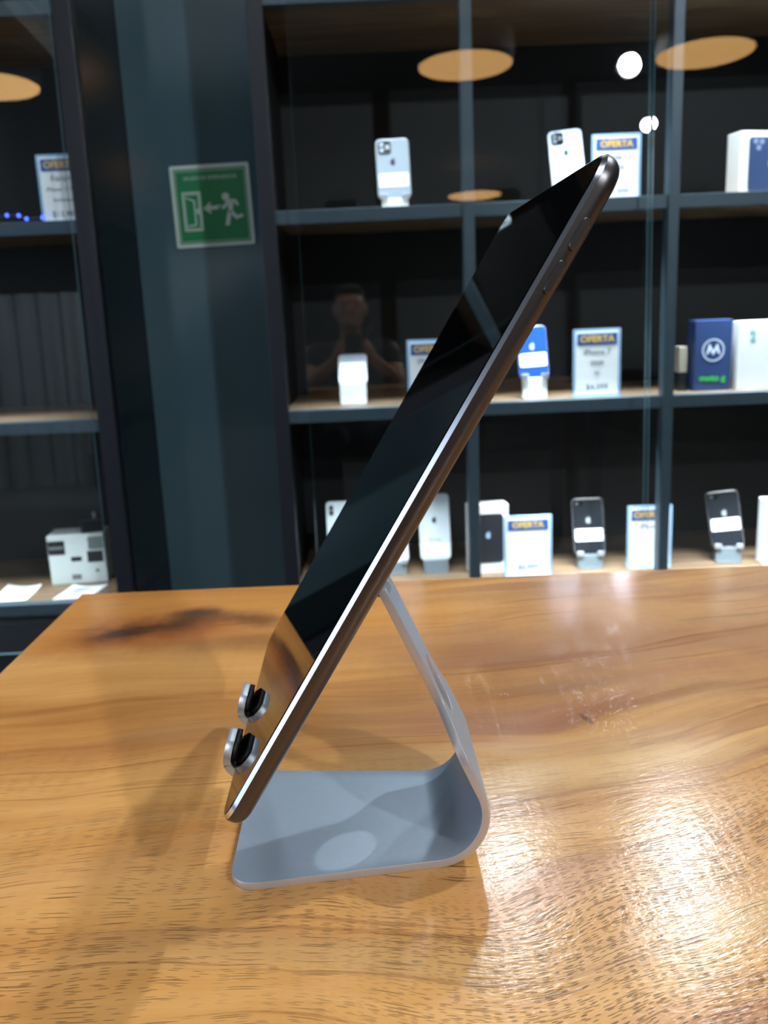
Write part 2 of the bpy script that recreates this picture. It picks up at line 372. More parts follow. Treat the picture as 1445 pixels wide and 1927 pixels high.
# corrugated sheet partition behind the viewer (it shows in the pillar's gloss)
bm = bmesh.new()
nx = 56; prev = None
for i in range(nx + 1):
    x = -3.15 + 2.45 * i / nx; y = -3.2 + 0.018 * (1 if (i // 2) % 2 else -1)
    a = bm.verts.new((x, y, 0.001)); c = bm.verts.new((x, y, 1.52))
    if prev: bm.faces.new((prev[0], a, c, prev[1]))
    prev = (a, c)
o = link_bm('corrugated_partition', bm, M_corr)
mask_panel = prism('reflection_mask_panel', [(-0.95, 1.45), (-1.99, 0.52), (-1.99, 0.0), (-0.75, 0.0)], lambda a, b_, d: (a, -2.96 + d, b_), 0, 0.03, M_postd)  # unseen panel, added to cut the partition's bright reflection along a diagonal
set_props(mask_panel, 'unseen dark panel added before the corrugated partition to darken its reflection', 'added panel')
bmc = bmesh.new(); prevc = None
for i in range(64):
    xx = -1.75 + 1.15 * i / 63; zz = 2.845 - 0.012 * ((i // 2) % 2)
    a_ = bmc.verts.new((xx, -3.4, zz)); c_ = bmc.verts.new((xx, -0.85, zz))
    if prevc: bmc.faces.new((prevc[0], a_, c_, prevc[1]))
    prevc = (a_, c_)
cs = link_bm('ceiling_corrugated_sheet', bmc, M_corr); cs['kind'] = 'structure'
cs.modifiers.new('thick', 'SOLIDIFY').thickness = 0.002; sm = o.modifiers.new('thick', 'SOLIDIFY'); sm.thickness = 0.003
set_props(o, 'low corrugated galvanised sheet partition seen only in the pillar gloss', 'partition')

# ------------------------------------------------------------------ display cabinets
def cabinet(name, label, x0, x1, posts, glass, side_tint):
    t = empty(name, ((x0 + x1) / 2, 2.26, 0), label=label, cat='display cabinet'); t.rotation_euler = (0, 0, 0)
    ox = (x0 + x1) / 2; oy = 2.26
    def B(nm, c, s, m, par=None, bevel=0):
        return box(nm, (c[0] - ox, c[1] - oy, c[2]), s, m, par or t, bevel)
    B('back_panel', ((x0 + x1) / 2, 2.485, 1.15), (x1 - x0, 0.02, 2.3), M_black)
    B('base_cupboard', ((x0 + x1) / 2, 2.27, 0.125), (x1 - x0 - 0.004, 0.41, 0.248), M_postd, bevel=0.003)
    for z in (0.297, 0.7388, 1.1806, 1.622, 2.064):
        sh = B('shelf', ((x0 + x1) / 2, 2.277, z - 0.009), (x1 - x0 - 0.05, 0.392, 0.018), M_shelfwood)
        B('shelf_rail', ((x0 + x1) / 2, 2.0645, z - 0.0135), (x1 - x0 - 0.05, 0.029, 0.029), M_post, sh, bevel=0.0012)
    for (px0, px1, m_) in posts:
        B('post', ((px0 + px1) / 2, 2.06, 1.15), (px1 - px0, 0.038, 2.3), m_, bevel=0.0015)
    for (px0, px1) in ((x0, x0 + 0.02), (x1 - 0.02, x1)):
        right = px1 == x1
        if right and side_tint:
            B('side_glass', (x1 - 0.003, 2.26, 1.15), (0.006, 0.40, 2.3), M_tint)
            for z in (0.297, 0.7388, 1.1806, 1.622):
                B('side_rail', (x1 - 0.012, 2.27, z - 0.014), (0.012, 0.36, 0.034), M_postd)
            B('rear_post', (x1 - 0.022, 2.465, 1.15), (0.036, 0.03, 2.3), M_postd)
        else:
            B('side_panel', ((px0 + px1) / 2, 2.275, 1.15), (0.02, 0.40, 2.3), M_black)
    return t, ox, oy
GNX, GNZ = math.tan(math.radians(-1.4813)), math.tan(math.radians(-1.8025))
def glass_pane(parent, ox, oy, x0, x1, yc=1.995, z0=0.20, z1=2.25):
    # a hung pane, very slightly out of square with the cabinet
    bm = bmesh.new(); th = 0.006
    xm, zm = (x0 + x1) / 2, CZ
    def P(x, z, s): return (x - ox, yc - (x - xm) * GNX - (z - zm) * GNZ * 0.999 + s * th / 2 - oy, z)
    c = [bm.verts.new(P(x, z, s)) for s in (-1, 1) for (x, z) in ((x0, z0), (x1, z0), (x1, z1), (x0, z1))]
    bm.faces.new(c[:4]); bm.faces.new(c[4:][::-1])
    for i in range(4):
        j = (i + 1) % 4; f = bm.faces.new((c[i], c[4 + i], c[4 + j], c[j])); f.material_index = 1
    return link_bm('glass_pane', bm, [M_glass, M_gedge], parent)
cabR, oxR, oyR = cabinet('display_cabinet', 'dark steel framed glass display cabinet right of the exit sign', -0.245, 1.60,
                         [(-0.245, -0.211, M_postd), (0.2015, 0.2275, M_post), (0.655, 0.679, M_post), (1.566, 1.60, M_post)], None, False)
glass_pane(cabR, oxR, oyR, -0.158, 0.602, 2.000)
glass_pane(cabR, oxR, oyR, 0.604, 1.50, 2.000)
cabL, oxL, oyL = cabinet('display_cabinet', 'dark steel framed glass display cabinet left of the exit sign', -2.1, -0.609,
                         [(-0.651, -0.612, M_postd), (-1.42, -1.38, M_post), (-2.1, -2.06, M_postd)], None, True)
glass_pane(cabL, oxL, oyL, -1.60, -0.652, 2.000)

# ------------------------------------------------------------------ exit sign
def exit_sign():
    t = empty('exit_sign', (-0.4058, 2.388, CZ + 0.2778), label='green and white emergency exit sign on the teal pillar', cat='sign')
    t.rotation_euler = (0, math.radians(-1.1), 0)
    W = mat('sign_white', (196, 214, 208), 0.5); G = mat('sign_green', (18, 124, 74), 0.42)
    prism('plate', rrect(0.202, 0.200, 0.004, 3), FRONT(0), 0, 0.003, W, t)
    prism('green_face', rrect(0.184, 0.182, 0.002, 3), FRONT(0), 0.003, 0.0034, G, t)
    bm = bmesh.new()                                 # thin white keyline
    for (cx, cz, sx, sz) in ((0, 0.086, 0.176, 0.0014), (0, -0.086, 0.176, 0.0014), (0.088, 0, 0.0014, 0.1734), (-0.088, 0, 0.0014, 0.1734)):
        box_into(bm, (cx, -0.0036, cz), (sx, 0.0004, sz))
    link_bm('keyline', bm, W, t)
    text('lettering', 'SALIDA DE EMERGENCIA', 0.0125, (0, -0.0036, 0.068), UPR, W, t, sx=0.98)
    bm = bmesh.new()                                 # door: double outline, leaf ajar, knob
    def fr(cx, cz, wx, hz, k):
        for (a, b_, c, d) in ((cx, cz + hz / 2, wx + k, k), (cx, cz - hz / 2, wx + k, k), (cx - wx / 2, cz, k, hz), (cx + wx / 2, cz, k, hz)):
            box_into(bm, (a, -0.0037, b_), (c, 0.0006, d))
    fr(-0.052, -0.012, 0.044, 0.092, 0.0034); fr(-0.052, -0.012, 0.035, 0.083, 0.0018)
    prism_into(bm, [(-0.066, 0.024), (-0.044, 0.014), (-0.044, -0.046), (-0.066, -0.048), (-0.066, -0.045), (-0.047, -0.0435), (-0.047, 0.0122), (-0.066, 0.0212)], FRONT(0), 0.0034, 0.004)
    box_into(bm, (-0.0385, -0.0037, -0.012), (0.005, 0.0006, 0.012))
    link_bm('door_symbol', bm, W, t)
    prism('arrow_symbol', [(-0.024, -0.006), (-0.004, 0.010), (-0.006, -0.001), (0.022, 0.000), (0.022, -0.009), (-0.006, -0.010), (-0.004, -0.021)], FRONT(0), 0.0034, 0.004, W, t)
    bm = bmesh.new()
    prism_into(bm, [(0.0355 + 0.0095 * math.cos(a * math.pi / 6), 0.020 + 0.0095 * math.sin(a * math.pi / 6)) for a in range(12)], FRONT(0), 0.0034, 0.004)
    link = lambda pts: prism_into(bm, pts, FRONT(0), 0.0034, 0.004)
    link([(0.034, 0.010), (0.046, 0.014), (0.054, 0.004), (0.051, -0.014), (0.040, -0.016), (0.040, -0.004)])       # trunk
    link([(0.036, 0.010), (0.040, 0.003), (0.030, -0.010), (0.016, -0.008), (0.016, -0.003), (0.027, -0.004)])      # forward arm
    link([(0.047, 0.014), (0.062, 0.011), (0.068, -0.001), (0.063, -0.004), (0.058, 0.004), (0.048, 0.005)])        # trailing arm
    link([(0.040, -0.012), (0.050, -0.014), (0.060, -0.027), (0.076, -0.024), (0.077, -0.031), (0.058, -0.036), (0.044, -0.022)])  # trailing leg
    link([(0.039, -0.012), (0.047, -0.018), (0.043, -0.034), (0.040, -0.050), (0.029, -0.050), (0.033, -0.034)])    # front leg
    link_bm('running_figure_symbol', bm, W, t)
    return t
exit_sign()

# ------------------------------------------------------------------ offer cards
def offer_card(x, y, z, lines, label, rz=0.0, w=0.108, h=0.152, group=None):
    t = empty('offer_card', (x, y, z), rz, label=label, cat='price card', group=group)
    prism('acrylic_holder', rrect(w, h, 0.003, 3), lambda a, b_, d: (a, -d, b_ + h / 2), -0.002, 0.002, M_acr, t)
    prism('paper_sheet', rrect(w - 0.012, h - 0.012, 0.001, 2), lambda a, b_, d: (a, -d, b_ + h / 2), 0.002, 0.0024, M_white, t)
    prism('blue_band', rrect(w - 0.018, h * 0.175, 0.001, 2), lambda a, b_, d: (a, -d, b_ + h * 0.845), 0.0024, 0.0027, M_blue, t)
    text('heading', 'OFERTA', h * 0.135, (0, -0.0028, h * 0.845), UPR, M_yel, t, sx=min(1.0, w / 0.108) * 1.02, bold=0.0006)
    ys = (0.66, 0.50, 0.35, 0.14); sz = (0.115, 0.085, 0.07, 0.12)
    for i, s in enumerate(lines):
        if s: text('print_line', s, h * sz[i], (0, -0.0025, h * ys[i]), UPR, M_ink, t)
    prism('foot', [(-w / 2 + 0.004, 0), (w / 2 - 0.004, 0), (w / 2 - 0.004, 0.003), (-w / 2 + 0.004, 0.003)], lambda a, b_, d: (a, -d, b_), -0.035, 0.012, M_acr, t)
    return t
Z1, Z2, Z3 = 1.1806, 0.7388, 0.297
offer_card(0.562, 2.135, Z1, ['iPhone 12', '128GB', '5G', '$12,999'], 'white OFERTA card on the top shelf behind the tablet corner', w=0.112, h=0.146, group='blue and white offer cards')
offer_card(-0.696, 2.12, Z1, ['Equipo', 'iPhone 11 Pro', 'Seminuevo', '$13,999'], 'OFERTA card behind glass on the left cabinet shelf', w=0.105, h=0.150, group='blue and white offer cards')
offer_card(0.123, 2.10, Z2, ['iPhone 8', '64GB', '', '$5,999'], 'OFERTA card on the middle shelf, half hidden by the tablet screen', w=0.108, h=0.150, group='blue and white offer cards')
offer_card(0.516, 2.105, Z2, ['iPhone 7', '32GB', '4G', '$4,399'], 'OFERTA card on the middle shelf beside the blue phone', w=0.112, h=0.158, group='blue and white offer cards')
offer_card(0.354, 2.120, Z3, ['', '', '', '$6,999'], 'OFERTA card on the bottom shelf beside the black-phone box', w=0.119, h=0.154, group='blue and white offer cards')
offer_card(0.665, 2.150, Z3, ['iPhone', '', '', ''], 'OFERTA card on the bottom shelf crossed by the cabinet post', w=0.112, h=0.160, group='blue and white offer cards')

# ------------------------------------------------------------------ phones on stands
def fruit_emblem(name, s, m, parent, loc):
    pts = []
    for i in range(20):
        a = 2 * math.pi * i / 20; r = s * (1 - 0.10 * math.cos(2 * a))
        x, z = r * math.cos(a), r * 1.05 * math.sin(a)
        if math.cos(a) > 0.82: x = s * 0.62
        if abs(math.cos(a)) < 0.2: z *= 0.88
        pts.append((x, z))
    bm = bmesh.new(); prism_into(bm, pts, FRONT(0), 0, 0.0003)
    prism_into(bm, [(0.0, s * 1.12), (s * 0.15, s * 1.55), (s * 0.45, s * 1.65), (s * 0.3, s * 1.25)], FRONT(0), 0, 0.0003)
    o = link_bm(name, bm, m, parent); o.location = loc; return o
def phone(x, y, z, w, h, lean, rz, m, cam_style, label, sticker=0.3, price='$9,999', emblem=None, raise_=0.033, stand_label='', roll=0, wide_stand=0.8, text_low=None, stand_m=None, hooks=True):
    base = empty('phone_stand', (x, y, z), rz, label=stand_label, cat='phone stand', group='small stands under the displayed phones')
    sm = stand_m or M_acrw; sw = w * wide_stand
    L_ = math.radians(lean)
    prism('foot_plate', rrect(sw, 0.075, 0.006, 3), lambda a, b_, d: (a, b_ + 0.022, d), 0, 0.004, sm, base)
    # back blade rises behind the phone; front block carries its lower edge
    prism('blade', [(0.0, 0.004), (0.030, 0.004), (0.030 + 0.07 * math.sin(L_), 0.004 + 0.09 * math.cos(L_)), (0.026 + 0.07 * math.sin(L_), 0.004 + 0.09 * math.cos(L_))][::-1] if False else [(0.022, 0.004), (0.026, 0.004), (0.026 + 0.10 * math.sin(L_), 0.100 * math.cos(L_)), (0.022 + 0.10 * math.sin(L_), 0.100 * math.cos(L_))],
          lambda a, b_, d: (d, a, b_), -sw * 0.3, sw * 0.3, sm, base)
    prism('front_block', [(-0.010, 0.004), (0.018, 0.004), (0.018, raise_ - 0.001), (-0.006, raise_ - 0.001)], lambda a, b_, d: (d, a, b_), -sw / 2, sw / 2, sm, base, bevel=0.001)
    if hooks:
        for s in (-1, 1):
            prism('hook', [(-0.010, raise_ - 0.004), (-0.004, raise_ - 0.0012), (-0.0065, raise_ + 0.009), (-0.0105, raise_ + 0.009)],
                  lambda a, b_, d, s=s: (s * sw * 0.42 + d, a, b_), -0.008, 0.008, M_hookm if hooks != 'soft' else sm, base, bevel=0.001)
    t = empty('smartphone', (x, y, z + raise_), rz, label=label, cat='phone', group='phones shown on small stands')
    t.rotation_mode = 'XYZ'; t.rotation_euler = (-L_, math.radians(roll), rz)
    th = 0.0078
    bm = bmesh.new(); prism_into(bm, rrect(w, h, 0.010, 5), lambda a, b_, d: (a, -d + th, b_ + h / 2), 0, th)
    body = link_bm('body', bm, m, t, bevel=0.0016)
    prism('side_frame', rrect(w + 0.0008, h + 0.0008, 0.0104, 5), lambda a, b_, d: (a, -d + th, b_ + h / 2), 0.002, 0.0058, M_edge, t)
    if cam_style == 'square':
        c = prism('camera_module', rrect(0.030, 0.030, 0.007, 4), lambda a, b_, d: (a - w / 2 + 0.020, -d, b_ + h - 0.020), 0, 0.0014, mat('camera_glass', (20, 24, 28), 0.1), t)
        for (dx, dz) in ((-0.0065, 0.0065), (-0.0065, -0.0065), (0.007, 0)):
            cyl('lens', (-w / 2 + 0.020 + dx, -0.001, h - 0.020 + dz), (-w / 2 + 0.020 + dx, -0.0030, h - 0.020 + dz), 0.0055, mat('lens_rim', (150, 160, 170), 0.2, 0.8), c, n=16)
    elif cam_style == 'dual':
        c = prism('camera_module', rrect(0.012, 0.028, 0.006, 4), lambda a, b_, d: (a - w / 2 + 0.013, -d, b_ + h - 0.022), 0, 0.0012, mat('camera_plate', (190, 196, 202), 0.2, 0.6), t)
        for dz in (0.0065, -0.0065):
            cyl('lens', (-w / 2 + 0.013, -0.001, h - 0.022 + dz), (-w / 2 + 0.013, -0.0022, h - 0.022 + dz), 0.0045, mat('lens_dark', (16, 20, 24), 0.1), c, n=16)
    elif cam_style == 'single':
        c = prism('camera_module', rrect(0.022, 0.011, 0.0052, 4), lambda a, b_, d: (a - w / 2 + 0.017, -d, b_ + h - 0.013), 0, 0.0012, mat('camera_glass', (20, 24, 28), 0.1), t)
        cyl('lens', (-w / 2 + 0.012, -0.001, h - 0.013), (-w / 2 + 0.012, -0.0024, h - 0.013), 0.004, mat('lens_rim', (150, 160, 170), 0.2, 0.8), c, n=16)
    if emblem is not None:
        fruit_emblem('emblem', 0.0068, emblem, t, (0, -0.0002, h * 0.60))
    if sticker is not None:
        st = prism('price_sticker', rrect(w * 0.90, 0.031, 0.003, 3), lambda a, b_, d: (a, -d, b_ + h * sticker), 0, 0.0008, M_white, t)
        text('lettering', price, 0.013, (0, -0.0010, h * sticker), UPR, M_ink, st)
    if text_low:
        text('lettering', text_low, 0.012, (0, -0.0003, h * 0.30), UPR, M_ink, t)
    return t
S_sil = mat('silver_phone_back', (150, 164, 178), 0.35, 0.3); S_pale = mat('pale_blue_phone_back', (182, 200, 222), 0.3, 0.2)
S_blue = mat('cobalt_phone_back', (20, 66, 158), 0.25, 0.1); S_white = mat('white_phone_back', (206, 220, 230), 0.25); S_blk = mat('black_phone_back', (26, 31, 38), 0.22)
S_dark = mat('emblem_dark', (50, 58, 68), 0.3, 0.4); S_light = mat('emblem_light', (190, 200, 210), 0.25, 0.5); S_stand2 = mat('grey_acrylic', (110, 122, 130), 0.25)
phone(0.056, 2.150, Z1, 0.076, 0.136, 12, 0, S_sil, 'square', 'silver phone with square camera block, alone on the top shelf', 0.30, '$8,999', S_dark, 0.030, 'white stand under the silver phone alone on the top shelf', roll=-1.0)
phone(0.460, 2.150, Z1, 0.076, 0.140, 18, -0.10, S_pale, 'square', 'pale blue phone with camera block beside the top-shelf OFERTA card', 0.38, '$9,499', S_dark, 0.036, 'white stand under the pale blue phone by the OFERTA card', roll=-4.0)
phone(-0.062, 2.165, Z2, 0.070, 0.098, 48, 0, S_sil, None, 'short silver phone leaning far back on the middle shelf', 0.52, '$3,499', None, 0.052, 'white stand under the short leaning silver phone', hooks=False, wide_stand=0.92)
phone(0.372, 2.120, Z2, 0.070, 0.122, 14, -0.06, S_blue, 'single', 'cobalt blue phone on a white stand behind the tablet', 0.34, '$5,299', S_light, 0.050, 'white stand under the cobalt blue phone', roll=-3)
phone(-0.108, 2.165, Z3, 0.078, 0.160, 12, 0, S_white, 'dual', 'white phone with stacked cameras, partly behind the tablet screen', None, '', None, 0.036, 'grey stand under the white phone left of the aluminium leg', stand_m=S_stand2)
phone(0.022, 2.185, Z3, 0.074, 0.112, 25, 0.05, S_white, None, 'white phone showing only its lower corner beside the tablet edge', 0.42, '$4,199', None, 0.030, 'grey stand under the white phone hidden by the tablet edge', stand_m=S_stand2)
phone(0.128, 2.180, Z3, 0.078, 0.168, 13, 0, S_white, None, 'silver-white phone on the bottom shelf just right of the tablet', 0.15, '', S_dark, 0.034, 'grey stand under the silver-white phone right of the tablet', stand_m=S_stand2, text_low='iPhone', hooks=False)
phone(0.520, 2.165, Z3, 0.078, 0.142, 16, -0.05, S_blk, 'single', 'black phone on the bottom shelf between two OFERTA cards', 0.34, '$4,999', S_light, 0.036, 'silver stand under the black phone between two cards', roll=-1, stand_m=S_stand2)
phone(0.872, 2.165, Z3, 0.078, 0.142, 16, -0.16, S_blk, 'single', 'black phone tilted on its stand right of the second post', 0.40, '$5,499', S_light, 0.040, 'silver stand under the tilted black phone at the right', roll=-6, stand_m=S_stand2)

# ------------------------------------------------------------------ boxes on the shelves
def pbox(name, x, y, z, w, h, dp, rz, m, label, cat='box', bevel=0.001, group='product boxes on the shelves'):
    t = empty(name, (x, y, z), rz, label=label, cat=cat, group=group)
    box('carton', (0, dp / 2, h / 2), (w, dp, h), m, t, bevel=bevel)
    return t
wbx = mat('white_box_card', (226, 230, 232), 0.5)
t = pbox('phone_box', 0.915, 2.145, Z1, 0.150, 0.140, 0.050, 0.22, wbx, 'white phone box with dark blue phone picture, top shelf at the right')
prism('printed_picture', rrect(0.118, 0.118, 0.008, 4), lambda a, b_, d: (a + 0.006, -d, b_ + 0.068), 0, 0.0004, mat('print_blue', (46, 66, 104), 0.4), t)
for (a_, b_) in ((-0.036, 0.118), (-0.020, 0.117), (-0.028, 0.104)):
    cyl('printed_lens', (a_, -0.0003, b_), (a_, -0.0008, b_), 0.006, mat('print_lens', (120, 140, 170), 0.4), t, n=14)
fruit_emblem('printed_emblem', 0.008, mat('print_emblem', (150, 175, 210), 0.4), t, (0.006, -0.0004, 0.070))
navy = mat('navy_box', (36, 60, 106), 0.4, noise=0.05, nscale=30); pale = mat('print_pale', (205, 220, 240), 0.4); grn = mat('print_green', (60, 200, 70), 0.4)
t = pbox('phone_box', 0.796, 2.120, Z2, 0.088, 0.166, 0.052, 0.0, navy, 'navy blue phone box with round white emblem and green lettering')
bm = bmesh.new()
for r0, r1 in ((0.0235, 0.0262), (0.0, 0.0)):
    if r1 == 0: continue
    n_ = 32; ring = []
    for i in range(n_):
        a = 2 * math.pi * i / n_
        ring.append([bm.verts.new((r * math.cos(a), yy, r * math.sin(a))) for r in (r0, r1) for yy in (-0.0003, -0.0007)])
    for i in range(n_):
        p_, q_ = ring[i], ring[(i + 1) % n_]
        bm.faces.new((p_[1], q_[1], q_[3], p_[3])); bm.faces.new((p_[0], p_[2], q_[2], q_[0])); bm.faces.new((p_[2], p_[3], q_[3], q_[2])); bm.faces.new((p_[0], q_[0], q_[1], p_[1]))
o = link_bm('emblem_ring', bm, pale, t); o.location = (0, 0, 0.096)
m_pts = [(-0.017, -0.013), (-0.0095, 0.014), (0, -0.004), (0.0095, 0.014), (0.017, -0.013), (0.010, -0.008), (0.0085, 0.001), (0.0, -0.014), (-0.0085, 0.001), (-0.010, -0.008)]
o = prism('emblem_wings', m_pts, FRONT(0), 0.0003, 0.0008, pale, t); o.location = (0, 0, 0.098)
text('lettering', 'moto g', 0.021, (0, -0.0004, 0.030), UPR, grn, t, bold=0.0005)
t = pbox('charger_box', 0.736, 2.150, Z2 , 0.020, 0.105, 0.040, 0.0, mat('cream_box', (150, 146, 132), 0.6), 'small cream accessory box tucked left of the navy phone box')
box('dark_sleeve', (0, 0.019, 0.022), (0.0215, 0.043, 0.044), S_blk, t)
t = pbox('phone_box', 0.905, 2.055, Z2, 0.105, 0.160, 0.050, 0.0, wbx, 'white phone box at the right edge of the middle shelf', group='product boxes on the shelves')
t.location.y = 2.11
text('lettering', '2', 0.034, (-0.020, -0.0003, 0.125), UPR, mat('print_teal', (90, 180, 185), 0.4), t)
t = pbox('phone_box', 0.262, 2.155, Z3, 0.100, 0.176, 0.048, 0.10, wbx, 'white phone box with black phone picture behind the middle post')
prism('printed_picture', rrect(0.078, 0.128, 0.009, 4), lambda a, b_, d: (a - 0.002, -d, b_ + 0.090), 0, 0.0004, mat('print_black', (30, 32, 36), 0.4), t)
cyl('printed_lens', (-0.026, -0.0003, 0.140), (-0.026, -0.0008, 0.140), 0.005, mat('print_lens', (120, 140, 170), 0.4), t, n=14)
fruit_emblem('printed_emblem', 0.007, mat('print_emblem', (150, 175, 210), 0.4), t, (-0.002, -0.0004, 0.098))
t = pbox('phone_box', 0.992, 2.12, Z3, 0.095, 0.165, 0.048, 0.0, wbx, 'white phone box at the right end of the bottom shelf')
# white carton on the left cabinet's lowest shelf
t = pbox('appliance_carton', -0.800, 2.215, Z3, 0.142, 0.130, 0.085, 0.10, mat('white_carton', (214, 226, 226), 0.6), 'white carton with black printed squares in the left cabinet')
pk = mat('carton_black', (22, 26, 28), 0.5); pg = mat('carton_grey', (120, 132, 134), 0.5)
for (a_, b_, w_, h_, m_) in ((-0.049, 0.098, 0.042, 0.037, pk), (-0.002, 0.066, 0.027, 0.012, pk), (0.046, 0.070, 0.040, 0.030, pk), (0.050, 0.106, 0.038, 0.034, pg), (-0.006, 0.018, 0.024, 0.014, pg), (0.048, 0.032, 0.010, 0.008, pg)):
    prism('printed_square', rrect(w_, h_, 0.001, 1), lambda a, b2, d, a_=a_, b_=b_: (a + a_, -d, b2 + b_), 0, 0.0004, m_, t)
prism('printed_bar', rrect(0.036, 0.006, 0.001, 1), lambda a, b2, d: (a - 0.049, -d, b2 + 0.098), 0.0004, 0.0007, pg, t)
# dark adapter standing on the carton
t = empty('power_adapter', (-0.765, 2.252, Z3 + 0.130), 0.3, label='dark adapter block lying on top of the white carton', cat='adapter')
box('housing', (0, 0, 0.018), (0.055, 0.040, 0.036), S_blk, t, bevel=0.004)
box('plug_prong', (0.008, -0.005, 0.0435), (0.008, 0.002, 0.016), M_edge, t)
t = empty('marker_bottle', (-0.706, 2.33, Z3), 0, label='slim clear bottle with a red cap behind the smoked side glass', cat='bottle')
cyl('bottle_body', (0, 0, 0), (0, 0, 0.105), 0.0085, mat('clear_grey_plastic', (120, 124, 128), 0.2), t, n=16)
cyl('cap', (0, 0, 0.105), (0, 0, 0.140), 0.0092, mat('red_cap', (176, 44, 38), 0.4), t, r1=0.006, n=16)
# price sheets lying on the shelf
def sheet(pts, label):
    bm = bmesh.new(); cx = sum(p[0] for p in pts) / 4; cy = sum(p[1] for p in pts) / 4; g = []
    for i in range(7):
        row = []
        for j in range(7):
            u_, v_ = i / 6, j / 6
            x = (1 - u_) * (1 - v_) * pts[0][0] + u_ * (1 - v_) * pts[1][0] + u_ * v_ * pts[2][0] + (1 - u_) * v_ * pts[3][0]
            y = (1 - u_) * (1 - v_) * pts[0][1] + u_ * (1 - v_) * pts[1][1] + u_ * v_ * pts[2][1] + (1 - u_) * v_ * pts[3][1]
            row.append(bm.verts.new((x - cx, y - cy, 0.0012 + 0.006 * (v_ ** 3) * abs(2 * u_ - 1) ** 2)))
        g.append(row)
    for i in range(6):
        for j in range(6): bm.faces.new((g[i][j], g[i + 1][j], g[i + 1][j + 1], g[i][j + 1]))
    o = link_bm('price_sheet', bm, M_paper, smooth=True); o.location = (cx, cy, Z3)
    s_ = o.modifiers.new('thick', 'SOLIDIFY'); s_.thickness = 0.0006; s_.offset = 1
    bm = bmesh.new()
    for k in range(7):
        f = 0.12 + 0.11 * k
        a = Vector((pts[0][0] + (pts[3][0] - pts[0][0]) * f + 0.012 - cx, pts[0][1] + (pts[3][1] - pts[0][1]) * f - cy, 0.0032))
        ln_ = (pts[1][0] - pts[0][0]) * (0.75 if k % 3 else 0.5)
        box_into(bm, (a.x + ln_ / 2, a.y, a.z + 0.0005), (ln_, 0.0035, 0.0002))
    link_bm('print_lines', bm, M_ink, o)
    return set_props(o, label, 'paper', 'printed sheets lying in the left cabinet')
sheet([(-0.985, 2.082), (-0.893, 2.088), (-0.893, 2.200), (-0.985, 2.21)], 'printed white sheet lying at the far left of the shelf')
sheet([(-0.826, 2.082), (-0.742, 2.086), (-0.715, 2.180), (-0.806, 2.184)], 'printed white sheet lying in front of the white carton')
# blue fairy lights on the left cabinet's shelf
t = empty('fairy_lights', (-0.86, 2.11, Z1), 0, label='string of blue fairy lights heaped on the left cabinet shelf', cat='fairy lights')
pts = [(-0.20 + 0.026 * i + random.uniform(-.005, .005), random.uniform(-0.012, 0.02), 0.007 + random.uniform(0, 0.026)) for i in range(13)]
bm = bmesh.new()
for a, c in zip(pts[:-1], pts[1:]): cyl_into(bm, a, c, 0.0011, n=6)
link_bm('wire', bm, mat('wire_dark_blue', (20, 30, 90), 0.4), t)
M_led = mat('blue_led', (60, 90, 255), 0.4, emis=(60, 90, 255), estr=5)
for p_ in pts:
    bm = bmesh.new(); bmesh.ops.create_icosphere(bm, subdivisions=1, radius=0.0042, matrix=Matrix.Translation(p_)); link_bm('bulb', bm, M_led, t)

# ------------------------------------------------------------------ table
tab = empty('wooden_table', (0.30, 0.14, 0), label='oiled hardwood table with a dark knot near its far left corner', cat='table')
TX0, TX1, TY0, TY1 = -0.2315, 0.95, -0.06, 0.6405
bm = bmesh.new(); box_into(bm, ((TX0 + TX1) / 2, (TY0 + TY1) / 2, -0.02), (TX1 - TX0, TY1 - TY0, 0.04))
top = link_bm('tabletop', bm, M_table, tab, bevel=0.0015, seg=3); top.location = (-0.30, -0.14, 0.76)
for (x, y) in ((TX0 + 0.05, TY0 + 0.05), (TX1 - 0.05, TY0 + 0.05), (TX0 + 0.05, TY1 - 0.05), (TX1 - 0.05, TY1 - 0.05)):
    box('leg', (x - 0.30, y - 0.14, 0.36), (0.05, 0.05, 0.72), M_postd, tab, bevel=0.002)

# ------------------------------------------------------------------ tablet
YAW, TH = 0.02277596, 1.01952911
P0 = Vector((-0.05842402, 0.25666907, CZ - 0.16254809))
ed = Vector((-math.sin(YAW), math.cos(YAW), 0)); ee = Vector((math.cos(YAW), math.sin(YAW), 0))
eu = ee * math.cos(TH) + Vector((0, 0, 1)) * math.sin(TH); en = eu.cross(ed)
TM = Matrix((ed, eu, en)).transposed().to_4x4(); TM.translation = P0   # local axes: x = across, y = up the screen, z = out of the glass
TW, TH_, TT = 0.1695, 0.240, 0.0075
tablet = empty('tablet_computer', (0, 0, 0), label='dark grey tablet with black screen leaning on the aluminium stand', cat='tablet')
tablet.matrix_world = TM
def ring_body(name, rings, m, parent, cap0=True, cap1=True, smooth=True):
    bm = bmesh.new(); R = []
    for inset, z in rings:
        R.append([bm.verts.new((x + TW / 2, y + TH_ / 2, z)) for x, y in rrect(TW - 2 * inset, TH_ - 2 * inset, max(0.0115 - inset, 0.003), 10)])
    n_ = len(R[0])
    for a, b_ in zip(R[:-1], R[1:]):
        for i in range(n_): bm.faces.new((a[i], a[(i + 1) % n_], b_[(i + 1) % n_], b_[i]))
    if cap0: bm.faces.new(R[0])
    if cap1: bm.faces.new(R[-1][::-1])
    return link_bm(name, bm, m, parent, smooth=smooth)
prof = [(0.0, -0.0016), (0.0, -0.0030)]
for i in range(1, 9):
    a = math.radians(90 * i / 8); prof.append((0.0045 * (1 - math.cos(a)), -0.0030 - 0.0045 * math.sin(a)))
ring_body('rear_shell', [(0.0012, -0.0012)] + prof, M_space, tablet)
